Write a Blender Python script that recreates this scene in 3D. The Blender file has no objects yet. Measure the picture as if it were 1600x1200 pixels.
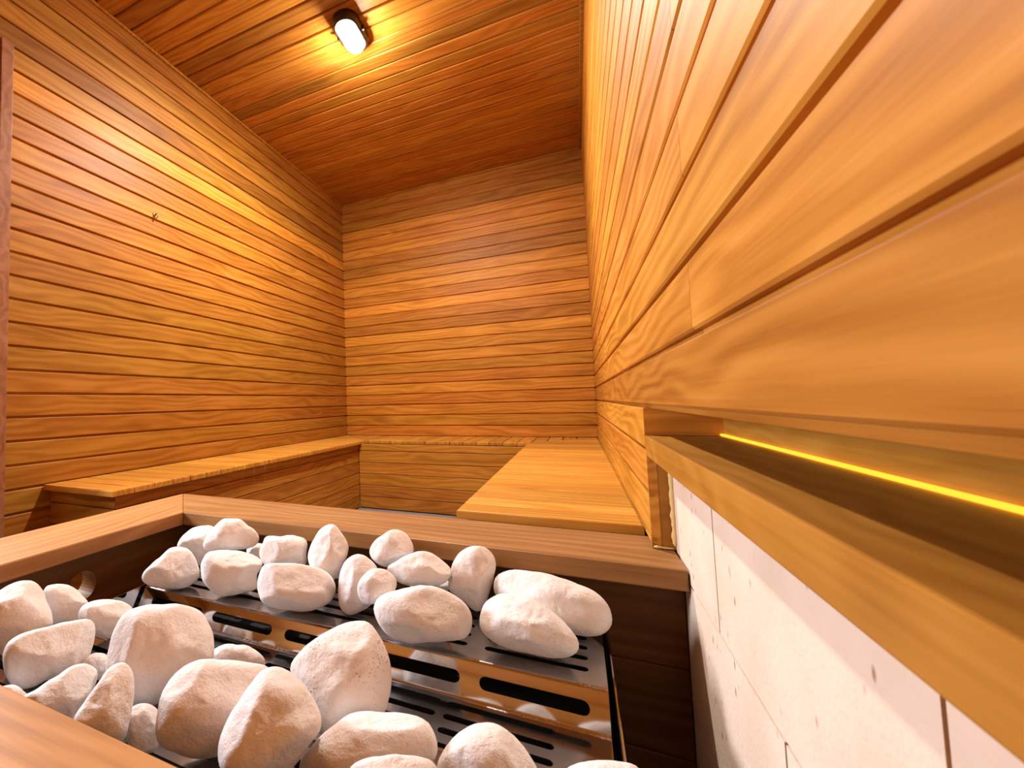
import bpy, bmesh, math, random
from mathutils import Vector, Matrix, Quaternion, noise
from mathutils.geometry import tessellate_polygon

# ------------------------------------------------------------------ camera, light, exposure
sc = bpy.context.scene
FL = 0.733                                   # camera height above the floor; room heights below are given relative to it

cam_d = bpy.data.cameras.new('camera')
cam = bpy.data.objects.new('camera', cam_d)
sc.collection.objects.link(cam)
RIGHT = Vector((0.895724, 0.443900, -0.025120))
DOWN = Vector((-0.048682, 0.041759, -0.997941))
FWD = Vector((-0.441937, 0.895103, 0.059015))
cam.matrix_world = Matrix(((RIGHT.x, -DOWN.x, -FWD.x, 0), (RIGHT.y, -DOWN.y, -FWD.y, 0), (RIGHT.z, -DOWN.z, -FWD.z, FL), (0, 0, 0, 1)))
cam_d.sensor_width = 36.0
cam_d.lens = 698.66 / 1600 * 36
cam_d.shift_x = (800 - 553.83) / 1600
cam_d.shift_y = (589.28 - 600) / 1600
cam_d.clip_start = 0.01
cam_d.dof.use_dof = True
cam_d.dof.focus_distance = 0.95
cam_d.dof.aperture_fstop = 11
sc.camera = cam

world = bpy.data.worlds.new('world'); sc.world = world
world.use_nodes = True
world.node_tree.nodes['Background'].inputs[0].default_value = (0.8, 0.85, 1, 1)
world.node_tree.nodes['Background'].inputs[1].default_value = 0.05

sc.view_settings.view_transform = 'Standard'
sc.view_settings.look = 'None'
sc.view_settings.gamma = 1
sc.view_settings.use_curve_mapping = False
sc.view_settings.exposure = 0.0

def add_light(name, kind, loc, energy, color, **kw):
    d = bpy.data.lights.new(name, kind); d.energy = energy; d.color = color
    for k, v in kw.items(): setattr(d, k, v)
    o = bpy.data.objects.new(name, d); sc.collection.objects.link(o); o.location = loc
    return o

# bulb inside the ceiling lamp
add_light('lamp_bulb_light', 'POINT', (-0.855, 1.815, FL + 1.656), 32, (1.0, 0.92, 0.84), shadow_soft_size=0.03)
add_light('lamp_disc_light', 'AREA', (-0.852, 1.800, FL + 1.672), 86, (1.0, 0.92, 0.84), shape='DISK', size=0.085)
# daylight of the hall, coming in through the glass door in the left wall
dl = add_light('door_daylight', 'AREA', (-1.95, 0.48, FL + 0.34), 68, (0.95, 0.98, 1.03), shape='RECTANGLE', size=0.5, size_y=0.26)
dl.rotation_euler = (0, -math.pi / 2, 0)

# ------------------------------------------------------------------ materials
def new_mat(name):
    m = bpy.data.materials.new(name); m.use_nodes = True
    nt = m.node_tree; nt.nodes.clear()
    out = nt.nodes.new('ShaderNodeOutputMaterial'); b = nt.nodes.new('ShaderNodeBsdfPrincipled')
    nt.links.new(b.outputs[0], out.inputs[0])
    return m, nt, b, out

def N(nt, t, **kw):
    n = nt.nodes.new(t)
    for k, v in kw.items():
        if k.startswith('i_'):
            key = k[2:]; key = int(key) if key.isdigit() else key
            n.inputs[key].default_value = v
        else: setattr(n, k, v)
    return n

def ramp(nt, stops, fac=None):
    r = nt.nodes.new('ShaderNodeValToRGB'); e = r.color_ramp.elements
    while len(e) < len(stops): e.new(0.5)
    for el, (p, c) in zip(e, stops): el.position = p; el.color = (*c, 1) if len(c) == 3 else c
    if fac is not None: nt.links.new(fac, r.inputs[0])
    return r

def wood(name, dark, mid, light, rough=0.48, coarse=1.0):
    """boards: local X runs along the grain; per-object 'seed', 'tone', 'hue' vary the board"""
    m, nt, b, out = new_mat(name); L = nt.links.new
    tc = N(nt, 'ShaderNodeTexCoord')
    sd = N(nt, 'ShaderNodeAttribute', attribute_type='OBJECT', attribute_name='seed')
    tn = N(nt, 'ShaderNodeAttribute', attribute_type='OBJECT', attribute_name='tone')
    hu = N(nt, 'ShaderNodeAttribute', attribute_type='OBJECT', attribute_name='hue')
    off = N(nt, 'ShaderNodeVectorMath', operation='SCALE'); off.inputs[0].default_value = (3.7, 1.9, 5.3); L(sd.outputs['Fac'], off.inputs['Scale'])
    add = N(nt, 'ShaderNodeVectorMath', operation='ADD'); L(tc.outputs['Object'], add.inputs[0]); L(off.outputs[0], add.inputs[1])
    def stretched(v):
        s = N(nt, 'ShaderNodeVectorMath', operation='MULTIPLY'); L(add.outputs[0], s.inputs[0]); s.inputs[1].default_value = v
        return s.outputs[0]
    # cathedral figure: bands across the board, warped along it
    warp = N(nt, 'ShaderNodeTexNoise', i_Scale=1.0, i_Detail=2.0, i_Roughness=0.5); L(stretched((1.6 * coarse, 7, 7)), warp.inputs['Vector'])
    band = N(nt, 'ShaderNodeMath', operation='MULTIPLY_ADD'); L(warp.outputs['Fac'], band.inputs[0]); band.inputs[1].default_value = 15.0
    sep = N(nt, 'ShaderNodeSeparateXYZ'); L(stretched((1, 75, 75)), sep.inputs[0]); L(sep.outputs[1], band.inputs[2])
    sn = N(nt, 'ShaderNodeMath', operation='SINE')
    mu = N(nt, 'ShaderNodeMath', operation='MULTIPLY'); mu.inputs[1].default_value = 2.6; L(band.outputs[0], mu.inputs[0]); L(mu.outputs[0], sn.inputs[0])
    # long streaks
    st = N(nt, 'ShaderNodeTexNoise', i_Scale=1.0, i_Detail=5.0, i_Roughness=0.62, i_Distortion=0.3); L(stretched((1.5, 85, 85)), st.inputs['Vector'])
    # fine pores
    po = N(nt, 'ShaderNodeTexNoise', i_Scale=1.0, i_Detail=2.0); L(stretched((14, 420, 420)), po.inputs['Vector'])
    # broad patches along the board
    pa = N(nt, 'ShaderNodeTexNoise', i_Scale=1.0, i_Detail=2.0); L(stretched((2.8, 11, 11)), pa.inputs['Vector'])
    def madd(x, k, c=None, cv=0.0):
        n = N(nt, 'ShaderNodeMath', operation='MULTIPLY_ADD'); L(x, n.inputs[0]); n.inputs[1].default_value = k
        if c is not None: L(c, n.inputs[2])
        else: n.inputs[2].default_value = cv
        return n.outputs[0]
    f = madd(sn.outputs[0], 0.085, None, 0.0)
    f = madd(st.outputs['Fac'], 0.42, f); f = madd(pa.outputs['Fac'], 0.44, f); f = madd(po.outputs['Fac'], 0.12, f)
    cr = ramp(nt, [(0.25, dark), (0.5, mid), (0.78, light)], f)
    hs = N(nt, 'ShaderNodeHueSaturation'); L(cr.outputs[0], hs.inputs['Color']); L(tn.outputs['Fac'], hs.inputs['Value']); L(hu.outputs['Fac'], hs.inputs['Hue'])
    L(hs.outputs[0], b.inputs['Base Color'])
    rr = N(nt, 'ShaderNodeMath', operation='MULTIPLY_ADD'); L(st.outputs['Fac'], rr.inputs[0]); rr.inputs[1].default_value = 0.18; rr.inputs[2].default_value = rough - 0.09
    L(rr.outputs[0], b.inputs['Roughness']); b.inputs['Specular IOR Level'].default_value = 0.20
    bp = N(nt, 'ShaderNodeBump', i_Strength=0.10, i_Distance=0.002); L(f, bp.inputs['Height']); L(bp.outputs[0], b.inputs['Normal'])
    return m

def plain(name, col, rough=0.5, metal=0.0, spec=0.5):
    m, nt, b, out = new_mat(name)
    b.inputs['Base Color'].default_value = (*col, 1); b.inputs['Roughness'].default_value = rough
    b.inputs['Metallic'].default_value = metal; b.inputs['Specular IOR Level'].default_value = spec
    return m

def emit(name, col, strength):
    m, nt, b, out = new_mat(name); nt.nodes.remove(b)
    e = N(nt, 'ShaderNodeEmission'); e.inputs[0].default_value = (*col, 1); e.inputs[1].default_value = strength
    nt.links.new(e.outputs[0], out.inputs[0]); return m

def thin_glass(name, tint, gloss=0.12, rough=0.03):
    m, nt, b, out = new_mat(name); nt.nodes.remove(b)
    t = N(nt, 'ShaderNodeBsdfTransparent'); t.inputs[0].default_value = (*tint, 1)
    g = N(nt, 'ShaderNodeBsdfGlossy'); g.inputs['Roughness'].default_value = rough
    mx = N(nt, 'ShaderNodeMixShader'); fr = N(nt, 'ShaderNodeLayerWeight', i_Blend=gloss)
    nt.links.new(fr.outputs['Fresnel'], mx.inputs[0]); nt.links.new(t.outputs[0], mx.inputs[1]); nt.links.new(g.outputs[0], mx.inputs[2])
    nt.links.new(mx.outputs[0], out.inputs[0]); return m

WOOD = wood('cedar_boards', (0.29, 0.098, 0.009), (0.475, 0.192, 0.023), (0.64, 0.300, 0.054))
SLATS = wood('bench_slats', (0.38, 0.145, 0.014), (0.54, 0.240, 0.034), (0.68, 0.35, 0.072))
LEDGE = wood('ledge_wood', (0.31, 0.118, 0.012), (0.42, 0.180, 0.022), (0.52, 0.245, 0.040), coarse=2.0)
PANEL = wood('painted_shade_guard_wood', (0.085, 0.032, 0.008), (0.13, 0.052, 0.014), (0.18, 0.078, 0.024))  # inner guard boards: shade below the top boards put into the colour
GUARD = wood('guard_wood', (0.24, 0.105, 0.030), (0.36, 0.170, 0.055), (0.48, 0.255, 0.095))
SHADE = plain('wall_backing_wood', (0.16, 0.055, 0.014), 0.8, spec=0.1)
BLACK = plain('black_metal', (0.012, 0.011, 0.010), 0.6, spec=0.2)
LAMPBODY = plain('dark_bronze_lamp_metal', (0.035, 0.022, 0.018), 0.35, 0.3)
BRASS = plain('brass', (0.55, 0.42, 0.24), 0.3, 1.0)
TRIM = wood('door_trim_wood', (0.20, 0.075, 0.030), (0.32, 0.135, 0.06), (0.42, 0.20, 0.10))

def steel_mat(name, rough, dust):
    m, nt, b, out = new_mat(name); L = nt.links.new
    tc = N(nt, 'ShaderNodeTexCoord')
    b.inputs['Metallic'].default_value = 1.0
    n1 = N(nt, 'ShaderNodeTexNoise', i_Scale=9.0, i_Detail=4.0); L(tc.outputs['Object'], n1.inputs['Vector'])
    n2 = N(nt, 'ShaderNodeTexNoise', i_Scale=420.0, i_Detail=3.0); L(tc.outputs['Object'], n2.inputs['Vector'])
    mu = N(nt, 'ShaderNodeMath', operation='MULTIPLY'); L(n1.outputs['Fac'], mu.inputs[0]); L(n2.outputs['Fac'], mu.inputs[1])
    r = ramp(nt, [(0.30 - dust * 0.1, (0, 0, 0)), (0.42 - dust * 0.1, (1, 1, 1))], mu.outputs[0])
    k = N(nt, 'ShaderNodeMath', operation='MULTIPLY'); L(r.outputs[0], k.inputs[0]); k.inputs[1].default_value = dust
    mx = N(nt, 'ShaderNodeMix', data_type='RGBA'); L(k.outputs[0], mx.inputs['Factor'])
    mx.inputs['A'].default_value = (0.44, 0.425, 0.42, 1); mx.inputs['B'].default_value = (0.80, 0.74, 0.68, 1)
    L(mx.outputs['Result'], b.inputs['Base Color'])
    inv = N(nt, 'ShaderNodeMath', operation='MULTIPLY_ADD'); L(k.outputs[0], inv.inputs[0]); inv.inputs[1].default_value = 0.5; inv.inputs[2].default_value = rough
    L(inv.outputs[0], b.inputs['Roughness'])
    return m
STEEL = steel_mat('polished_steel', 0.06, 0.03)
STEELD = steel_mat('brushed_steel', 0.13, 0.10)
STEELF = steel_mat('dusty_steel_fold', 0.16, 0.25)

def stone_mat():
    m, nt, b, out = new_mat('white_marble_pebble'); L = nt.links.new
    tc = N(nt, 'ShaderNodeTexCoord')
    sd = N(nt, 'ShaderNodeAttribute', attribute_type='OBJECT', attribute_name='seed')
    sp = N(nt, 'ShaderNodeAttribute', attribute_type='OBJECT', attribute_name='speckle')
    off = N(nt, 'ShaderNodeVectorMath', operation='SCALE'); off.inputs[0].default_value = (1.7, 2.9, 0.3); L(sd.outputs['Fac'], off.inputs['Scale'])
    add = N(nt, 'ShaderNodeVectorMath', operation='ADD'); L(tc.outputs['Object'], add.inputs[0]); L(off.outputs[0], add.inputs[1])
    big = N(nt, 'ShaderNodeTexNoise', i_Scale=14.0, i_Detail=4.0, i_Roughness=0.6); L(add.outputs[0], big.inputs['Vector'])
    cr = ramp(nt, [(0.40, (0.86, 0.825, 0.80)), (0.58, (0.83, 0.775, 0.735)), (0.80, (0.75, 0.65, 0.585))], big.outputs['Fac'])
    fine = N(nt, 'ShaderNodeTexNoise', i_Scale=330.0, i_Detail=3.0, i_Roughness=0.7); L(add.outputs[0], fine.inputs['Vector'])
    pm = N(nt, 'ShaderNodeTexNoise', i_Scale=26.0, i_Detail=3.0); L(add.outputs[0], pm.inputs['Vector'])
    s1 = ramp(nt, [(0.56, (0, 0, 0)), (0.66, (1, 1, 1))], fine.outputs['Fac'])
    s2 = ramp(nt, [(0.48, (0, 0, 0)), (0.64, (1, 1, 1))], pm.outputs['Fac'])
    k = N(nt, 'ShaderNodeMath', operation='MULTIPLY'); L(s1.outputs[0], k.inputs[0]); L(s2.outputs[0], k.inputs[1])
    k2 = N(nt, 'ShaderNodeMath', operation='MULTIPLY'); L(k.outputs[0], k2.inputs[0]); L(sp.outputs['Fac'], k2.inputs[1])
    mx = N(nt, 'ShaderNodeMix', data_type='RGBA'); L(k2.outputs[0], mx.inputs['Factor']); L(cr.outputs[0], mx.inputs['A']); mx.inputs['B'].default_value = (0.30, 0.20, 0.14, 1)
    L(mx.outputs['Result'], b.inputs['Base Color'])
    b.inputs['Roughness'].default_value = 0.72; b.inputs['Specular IOR Level'].default_value = 0.25
    md = N(nt, 'ShaderNodeTexNoise', i_Scale=70.0, i_Detail=6.0, i_Roughness=0.68); L(add.outputs[0], md.inputs['Vector'])
    bp = N(nt, 'ShaderNodeBump', i_Strength=0.8, i_Distance=0.004); L(md.outputs['Fac'], bp.inputs['Height']); L(bp.outputs[0], b.inputs['Normal'])
    return m
STONE = stone_mat()

def block_mat():
    m, nt, b, out = new_mat('aerated_block'); L = nt.links.new
    tc = N(nt, 'ShaderNodeTexCoord')
    big = N(nt, 'ShaderNodeTexNoise', i_Scale=7.0, i_Detail=5.0); L(tc.outputs['Object'], big.inputs['Vector'])
    cr = ramp(nt, [(0.35, (0.80, 0.655, 0.53)), (0.65, (0.72, 0.57, 0.44))], big.outputs['Fac'])
    s = N(nt, 'ShaderNodeVectorMath', operation='MULTIPLY'); L(tc.outputs['Object'], s.inputs[0]); s.inputs[1].default_value = (1, 1.0, 0.45)
    v = N(nt, 'ShaderNodeTexVoronoi', i_Scale=62.0, i_Randomness=1.0); L(s.outputs[0], v.inputs['Vector'])
    p = ramp(nt, [(0.10, (1, 1, 1)), (0.20, (0, 0, 0))], v.outputs['Distance'])
    gate = N(nt, 'ShaderNodeTexNoise', i_Scale=22.0, i_Detail=2.0); L(tc.outputs['Object'], gate.inputs['Vector'])
    g = ramp(nt, [(0.46, (0, 0, 0)), (0.58, (1, 1, 1))], gate.outputs['Fac'])
    k = N(nt, 'ShaderNodeMath', operation='MULTIPLY'); L(p.outputs[0], k.inputs[0]); L(g.outputs[0], k.inputs[1])
    mx = N(nt, 'ShaderNodeMix', data_type='RGBA'); L(k.outputs[0], mx.inputs['Factor']); L(cr.outputs[0], mx.inputs['A']); mx.inputs['B'].default_value = (0.40, 0.24, 0.15, 1)
    L(mx.outputs['Result'], b.inputs['Base Color']); b.inputs['Roughness'].default_value = 0.9; b.inputs['Specular IOR Level'].default_value = 0.1
    fn = N(nt, 'ShaderNodeTexNoise', i_Scale=160.0, i_Detail=4.0); L(tc.outputs['Object'], fn.inputs['Vector'])
    h = N(nt, 'ShaderNodeMath', operation='SUBTRACT'); L(fn.outputs['Fac'], h.inputs[0]); L(k.outputs[0], h.inputs[1])
    bp = N(nt, 'ShaderNodeBump', i_Strength=0.4, i_Distance=0.002); L(h.outputs[0], bp.inputs['Height']); L(bp.outputs[0], b.inputs['Normal'])
    return m
BLOCK = block_mat()
MORTAR = plain('mortar_joint', (0.10, 0.06, 0.04), 0.95, spec=0.05)
FOAM = plain('yellow_expanding_foam', (0.72, 0.52, 0.22), 0.8, spec=0.2)

def floor_mat():
    m, nt, b, out = new_mat('grey_floor_tile'); L = nt.links.new
    tc = N(nt, 'ShaderNodeTexCoord')
    n = N(nt, 'ShaderNodeTexNoise', i_Scale=12.0, i_Detail=5.0); L(tc.outputs['Object'], n.inputs['Vector'])
    cr = ramp(nt, [(0.35, (0.20, 0.19, 0.19)), (0.65, (0.27, 0.26, 0.255))], n.outputs['Fac'])
    L(cr.outputs[0], b.inputs['Base Color']); b.inputs['Roughness'].default_value = 0.45
    return m
TILE = floor_mat()

# ------------------------------------------------------------------ mesh helpers
rng = random.Random(11)
def mesh(name, verts, faces, mat, smooth=False):
    me = bpy.data.meshes.new(name); me.from_pydata([tuple(v) for v in verts], [], faces); me.update()
    if mat: me.materials.append(mat)
    if smooth:
        for p in me.polygons: p.use_smooth = True
    return me

def link(name, me, parent=None, mw=None, **props):
    o = bpy.data.objects.new(name, me); sc.collection.objects.link(o)
    if parent: o.parent = parent
    if mw is not None: o.matrix_basis = mw
    for k, v in props.items(): o[k] = v
    return o

def vary(o, lo, hi, hue=0.006):
    o['seed'] = rng.uniform(0, 40); o['tone'] = rng.uniform(lo, hi); o['hue'] = 0.5 + rng.uniform(-hue, hue)
    return o

def empty(name, loc, label, cat, group=None):
    o = bpy.data.objects.new(name, None); sc.collection.objects.link(o); o.location = loc; o.empty_display_size = 0.05
    o['label'] = label; o['category'] = cat
    if group: o['group'] = group
    return o

def tag(o, label, cat, group=None):
    o['label'] = label; o['category'] = cat
    if group: o['group'] = group
    return o

def box_mesh(name, x0, x1, y0, y1, z0, z1, mat, bev=0.0, seg=2):
    bm = bmesh.new(); bmesh.ops.create_cube(bm, size=1)
    for v in bm.verts:
        v.co = Vector((x0 + (v.co.x + .5) * (x1 - x0), y0 + (v.co.y + .5) * (y1 - y0), z0 + (v.co.z + .5) * (z1 - z0)))
    if bev: bmesh.ops.bevel(bm, geom=list(bm.edges), offset=bev, segments=seg, affect='EDGES', profile=0.6)
    me = bpy.data.meshes.new(name); bm.to_mesh(me); bm.free(); me.materials.append(mat)
    return me

def frame(origin, X, Y):
    X = Vector(X); Y = Vector(Y); Z = X.cross(Y)
    return Matrix(((X.x, Y.x, Z.x, origin[0]), (X.y, Y.y, Z.y, origin[1]), (X.z, Y.z, Z.z, origin[2]), (0, 0, 0, 1)))

GAP = 0.0080
_pl = {}
def plank_mesh(length, width, mat, gap=GAP, bev=0.0025, depth=0.0090, thick=0.015):
    """tongued board: X along the grain, face at z=0, tongue below its lower edge"""
    key = (round(length, 4), round(width, 4), mat.name, gap, bev, depth, thick)
    if key in _pl: return _pl[key]
    h = width / 2; a = length / 2
    prof = [(-h - gap, -thick), (-h - gap, -depth), (-h, -depth), (-h, -bev), (-h + bev, 0), (h - bev, 0), (h, -bev), (h, -thick)]
    n = len(prof)
    V = [(-a, y, z) for y, z in prof] + [(a, y, z) for y, z in prof]
    F = [(i, (i + 1) % n, n + (i + 1) % n, n + i) for i in range(n)]
    F = [f[::-1] for f in F]
    F += [tuple(range(n)), tuple(range(2 * n - 1, n - 1, -1))]
    me = mesh('plank', V, F, mat)
    bm = bmesh.new(); bm.from_mesh(me); bmesh.ops.recalc_face_normals(bm, faces=bm.faces); bm.to_mesh(me); bm.free()
    _pl[key] = me
    return me

def plank(parent, origin, X, Y, length, width, mat=None, tones=(0.8, 1.1), hue=0.006, name='plank', gap=GAP, bev=0.0025):
    me = plank_mesh(length, width, mat or WOOD, gap, bev)
    return vary(link(name, me, parent, frame(origin, X, Y)), *tones, hue)

def prism(name, poly, z0, z1, mat, bev=0.003, bottom=False):
    """flat polygon (counter-clockwise) extruded from z0 to z1 with softened top edges"""
    bm = bmesh.new()
    vs = [bm.verts.new((x, y, z0)) for x, y in poly]; f = bm.faces.new(vs)
    r = bmesh.ops.extrude_face_region(bm, geom=[f]); up = [g for g in r['geom'] if isinstance(g, bmesh.types.BMVert)]
    for v in up: v.co.z = z1
    bmesh.ops.recalc_face_normals(bm, faces=bm.faces)
    if bev:
        ed = [e for e in bm.edges if bottom or (abs(e.verts[0].co.z - z1) < 1e-6 and abs(e.verts[1].co.z - z1) < 1e-6)]
        bmesh.ops.bevel(bm, geom=ed, offset=bev, segments=2, affect='EDGES', profile=0.5)
    me = bpy.data.meshes.new(name); bm.to_mesh(me); bm.free(); me.materials.append(mat)
    return me

def clip(poly, a, b):
    """keep the part of poly on the left of the line a->b"""
    out = []
    def s(p): return (b[0] - a[0]) * (p[1] - a[1]) - (b[1] - a[1]) * (p[0] - a[0])
    for i, p in enumerate(poly):
        q = poly[(i + 1) % len(poly)]; sp, sq = s(p), s(q)
        if sp >= 0: out.append(p)
        if (sp > 0) != (sq > 0) and abs(sp - sq) > 1e-12:
            t = sp / (sp - sq); out.append((p[0] + t * (q[0] - p[0]), p[1] + t * (q[1] - p[1])))
    o2 = []
    for p in out:
        if not o2 or math.hypot(p[0] - o2[-1][0], p[1] - o2[-1][1]) > 1e-5: o2.append(p)
    if len(o2) > 1 and math.hypot(o2[0][0] - o2[-1][0], o2[0][1] - o2[-1][1]) < 1e-5: o2.pop()
    return o2

def sheet(name, outer, holes, t, mat):
    """thin plate in local XY with holes, thickness t downwards"""
    loops = [outer] + holes
    tri = tessellate_polygon([[Vector((x, y, 0)) for x, y in l] for l in loops])
    pts = [p for l in loops for p in l]; n = len(pts)
    V = [(x, y, 0) for x, y in pts] + [(x, y, -t) for x, y in pts]
    F = []
    for a, b, c in tri:
        (ax, ay), (bx, by), (cx, cy) = pts[a], pts[b], pts[c]
        if (bx - ax) * (cy - ay) - (by - ay) * (cx - ax) < 0: b, c = c, b
        F.append((a, b, c)); F.append((a + n, c + n, b + n))
    k = 0
    for l in loops:
        for i in range(len(l)):
            j = k + (i + 1) % len(l); F.append((k + i, k + i + n, j + n, j))
        k += len(l)
    return mesh(name, V, F, mat)

def slot(cx, cy, length, width, seg=6):
    r = width / 2; a = length / 2 - r; P = []
    for i in range(seg + 1):
        t = -math.pi / 2 + math.pi * i / seg; P.append((cx + a + r * math.cos(t), cy + r * math.sin(t)))
    for i in range(seg + 1):
        t = math.pi / 2 + math.pi * i / seg; P.append((cx - a + r * math.cos(t), cy + r * math.sin(t)))
    return P

def lathe_ring(bm, center, R, r, axis_m, seg=24, sub=10):
    pass
# ------------------------------------------------------------------ the room
XL, XR, YB, YF = -1.759, 0.1142, 3.400, -0.42
ZC = FL + 1.734
Z0, PITCH = FL - 0.0225, 0.0835              # one board joint and the board pitch
W = PITCH - GAP
YW = (-1, 0, 0)

floor = link('floor', box_mesh('floor', XL - 0.9, 0.40, YF - 0.1, YB + 0.1, -0.06, 0.0, TILE), kind='structure')
def shell(name, *b):
    return link(name, box_mesh(name, *b, SHADE), kind='structure')
D = 0.0155
ceiling = shell('ceiling', XL - 0.1, 0.40, YF - 0.1, YB + 0.1, ZC + D, ZC + 0.1)
wall_back = shell('wall_back', XL - 0.1, 0.40, YB + D, YB + 0.1, 0, ZC + D)
wall_front = shell('wall_front', XL - 0.1, 0.40, YF - 0.1, YF - D, 0, ZC + D)
DOOR0, DOOR1, DHEAD = -0.10, 0.815, FL + 1.321
wl = bmesh.new()
def add_box(bm, x0, x1, y0, y1, z0, z1):
    r = bmesh.ops.create_cube(bm, size=1)
    for v in r['verts']:
        v.co = Vector((x0 + (v.co.x + .5) * (x1 - x0), y0 + (v.co.y + .5) * (y1 - y0), z0 + (v.co.z + .5) * (z1 - z0)))
add_box(wl, XL - 0.1, XL - D, DOOR1, YB + D, 0, ZC + D)
add_box(wl, XL - 0.1, XL - D, YF - D, DOOR0, 0, ZC + D)
add_box(wl, XL - 0.1, XL - D, DOOR0, DOOR1, DHEAD, ZC + D)
me = bpy.data.meshes.new('wall_left'); wl.to_mesh(me); wl.free(); me.materials.append(SHADE)
wall_left = link('wall_left', me, kind='structure')
wall_right = shell('wall_right', 0.262, 0.40, YF - 0.1, YB + 0.1, 0, ZC + D)
wr2 = shell('wall_right_backing', XR + D, 0.2615, 1.102, YB + D, 0, ZC)
wr3 = shell('wall_right_backing', XR + D, 0.2615, YF - D, 1.055, Z0 + 0.0005, ZC)
for w in (wr2, wr3): w.parent = wall_right; w.name = 'backing'; del w['kind']

# joint heights of the horizontal boards
rows = []
k = -9
while Z0 + k * PITCH < ZC - 0.004:
    lo = Z0 + k * PITCH; hi = min(lo + PITCH, ZC)
    if lo < 0: lo = 0.0
    if hi > 0.02: rows.append((k, lo, hi))
    k += 1

back_tone = {20: .80, 19: .78, 18: .70, 17: 1.05, 16: .98, 15: 1.03, 14: .72, 13: .68, 12: .95, 11: 1.05, 10: .88, 9: 1.2, 8: .85, 7: .78, 6: 1.1, 5: .9, 4: 1.0, 3: .82, 2: .9, 1: 1.0, 0: .95, -1: 1.0, -2: .9, -3: 1.0}
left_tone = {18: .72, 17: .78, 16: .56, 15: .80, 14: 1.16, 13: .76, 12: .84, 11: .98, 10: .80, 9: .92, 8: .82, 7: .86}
for k, lo, hi in rows:
    w = hi - lo - GAP; zc = lo + GAP + w / 2
    # back wall: strongly mottled boards
    t = 1.1 * back_tone.get(k, 0.9); t = (t - 0.02, t + 0.02)
    if zc > FL - 0.27 + 0.01: plank(wall_back, ((XL + XR) / 2, YB, zc), (1, 0, 0), (0, 0, 1), XR - XL, w, WOOD, t, 0.006)
    # left wall
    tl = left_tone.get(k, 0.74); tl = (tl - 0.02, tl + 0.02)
    if lo >= DHEAD - 0.01:
        plank(wall_left, (XL, (YF + YB) / 2, zc), (0, 1, 0), (0, 0, 1), YB - YF, w, WOOD, tl)
    else:
        plank(wall_left, (XL, (0.846 + YB) / 2, zc), (0, 1, 0), (0, 0, 1), YB - 0.846, w, WOOD, tl)
        plank(wall_left, (XL, (YF + DOOR0) / 2, zc), (0, 1, 0), (0, 0, 1), DOOR0 - YF, w, WOOD, tl)
    # right wall: boards above the ledge run past the camera, some butt at y = 0.583
    tr = (0.98, 1.15) if k else (0.82, 0.84)
    if k >= 0:
        if k in (1, 3, 5, 8, 11, 14, 17):
            plank(wall_right, (XR, (0.5835 + YB) / 2, zc), (0, -1, 0), (0, 0, 1), YB - 0.5835, w, WOOD, tr)
            plank(wall_right, (XR, (YF + 0.5825) / 2, zc), (0, -1, 0), (0, 0, 1), 0.5825 - YF, w, WOOD, (1.02, 1.2))
        else:
            plank(wall_right, (XR, (YF + YB) / 2, zc), (0, -1, 0), (0, 0, 1), YB - YF, w, WOOD, tr)
    else:
        y0 = 1.022 if k == -1 else (1.012 if hi > FL - 0.285 else 1.13)
        if hi > FL - 0.285:
            lo2 = max(lo, FL - 0.2845); w = hi - lo2 - GAP; zc = lo2 + GAP + w / 2
        plank(wall_right, (XR, (y0 + YB) / 2, zc), (0, -1, 0), (0, 0, 1), YB - y0, w, WOOD, tr)
    # front wall behind the camera
    plank(wall_front, ((XL + XR) / 2, YF, lo + GAP + (hi - lo - GAP) / 2), (-1, 0, 0), (0, 0, 1), XR - XL, hi - lo - GAP, WOOD, (0.8, 1.05))

# ceiling boards run across the room
y = 2.235 - 32 * 0.0833
while y < YB:
    a, b = max(y, YF), min(y + 0.0833, YB)
    if b - a > 0.02:
        w = b - a - GAP * 0.9
        t = (0.82, 1.05) if rng.random() > 0.25 else (0.6, 0.75)
        plank(ceiling, ((XL + XR) / 2, (a + b) / 2 - GAP * 0.45, ZC), (1, 0, 0), (0, -1, 0), XR - XL, w, WOOD, t, bev=0.0042)
    y += 0.0833

# corner beads under the ceiling and in the wall corners
for nm, b in (('trim_1', (XR - 0.016, XR, YF, YB, ZC - 0.018, ZC)), ('trim_2', (XL, XL + 0.012, YF, YB, ZC - 0.014, ZC)), ('trim_3', (XL, XR, YB - 0.012, YB, ZC - 0.014, ZC))):
    o = link(nm, box_mesh(nm, *b, WOOD, 0.002, 1), kind='structure'); o['seed'] = 3.0; o['tone'] = 0.8; o['hue'] = 0.5

# ------------------------------------------------------------------ door in the left wall
o = link('trim_4', box_mesh('trim_4', XL - 0.09, XL + 0.012, 0.807, 0.846, 0, DHEAD, TRIM, 0.003), kind='structure'); vary(o, 0.9, 1)
door = link('door_1', box_mesh('door_1', XL - 0.075, XL - 0.045, DOOR0 + 0.005, 0.03, 0.01, DHEAD - 0.01, TRIM, 0.003), kind='structure'); vary(door, 0.9, 1)
for b in ((XL - 0.075, XL - 0.045, 0.755, 0.806, 0.01, DHEAD - 0.01), (XL - 0.075, XL - 0.045, 0.03, 0.755, 0.01, 0.10), (XL - 0.075, XL - 0.045, 0.03, 0.755, DHEAD - 0.07, DHEAD - 0.01)):
    vary(link('door_frame', box_mesh('door_frame', *b, TRIM, 0.002), door), 0.9, 1)
GLASS = thin_glass('smoked_door_glass', (0.80, 0.80, 0.82), 0.2)
link('pane', box_mesh('pane', XL - 0.063, XL - 0.057, 0.03, 0.755, 0.10, DHEAD - 0.07, GLASS), door)
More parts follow.
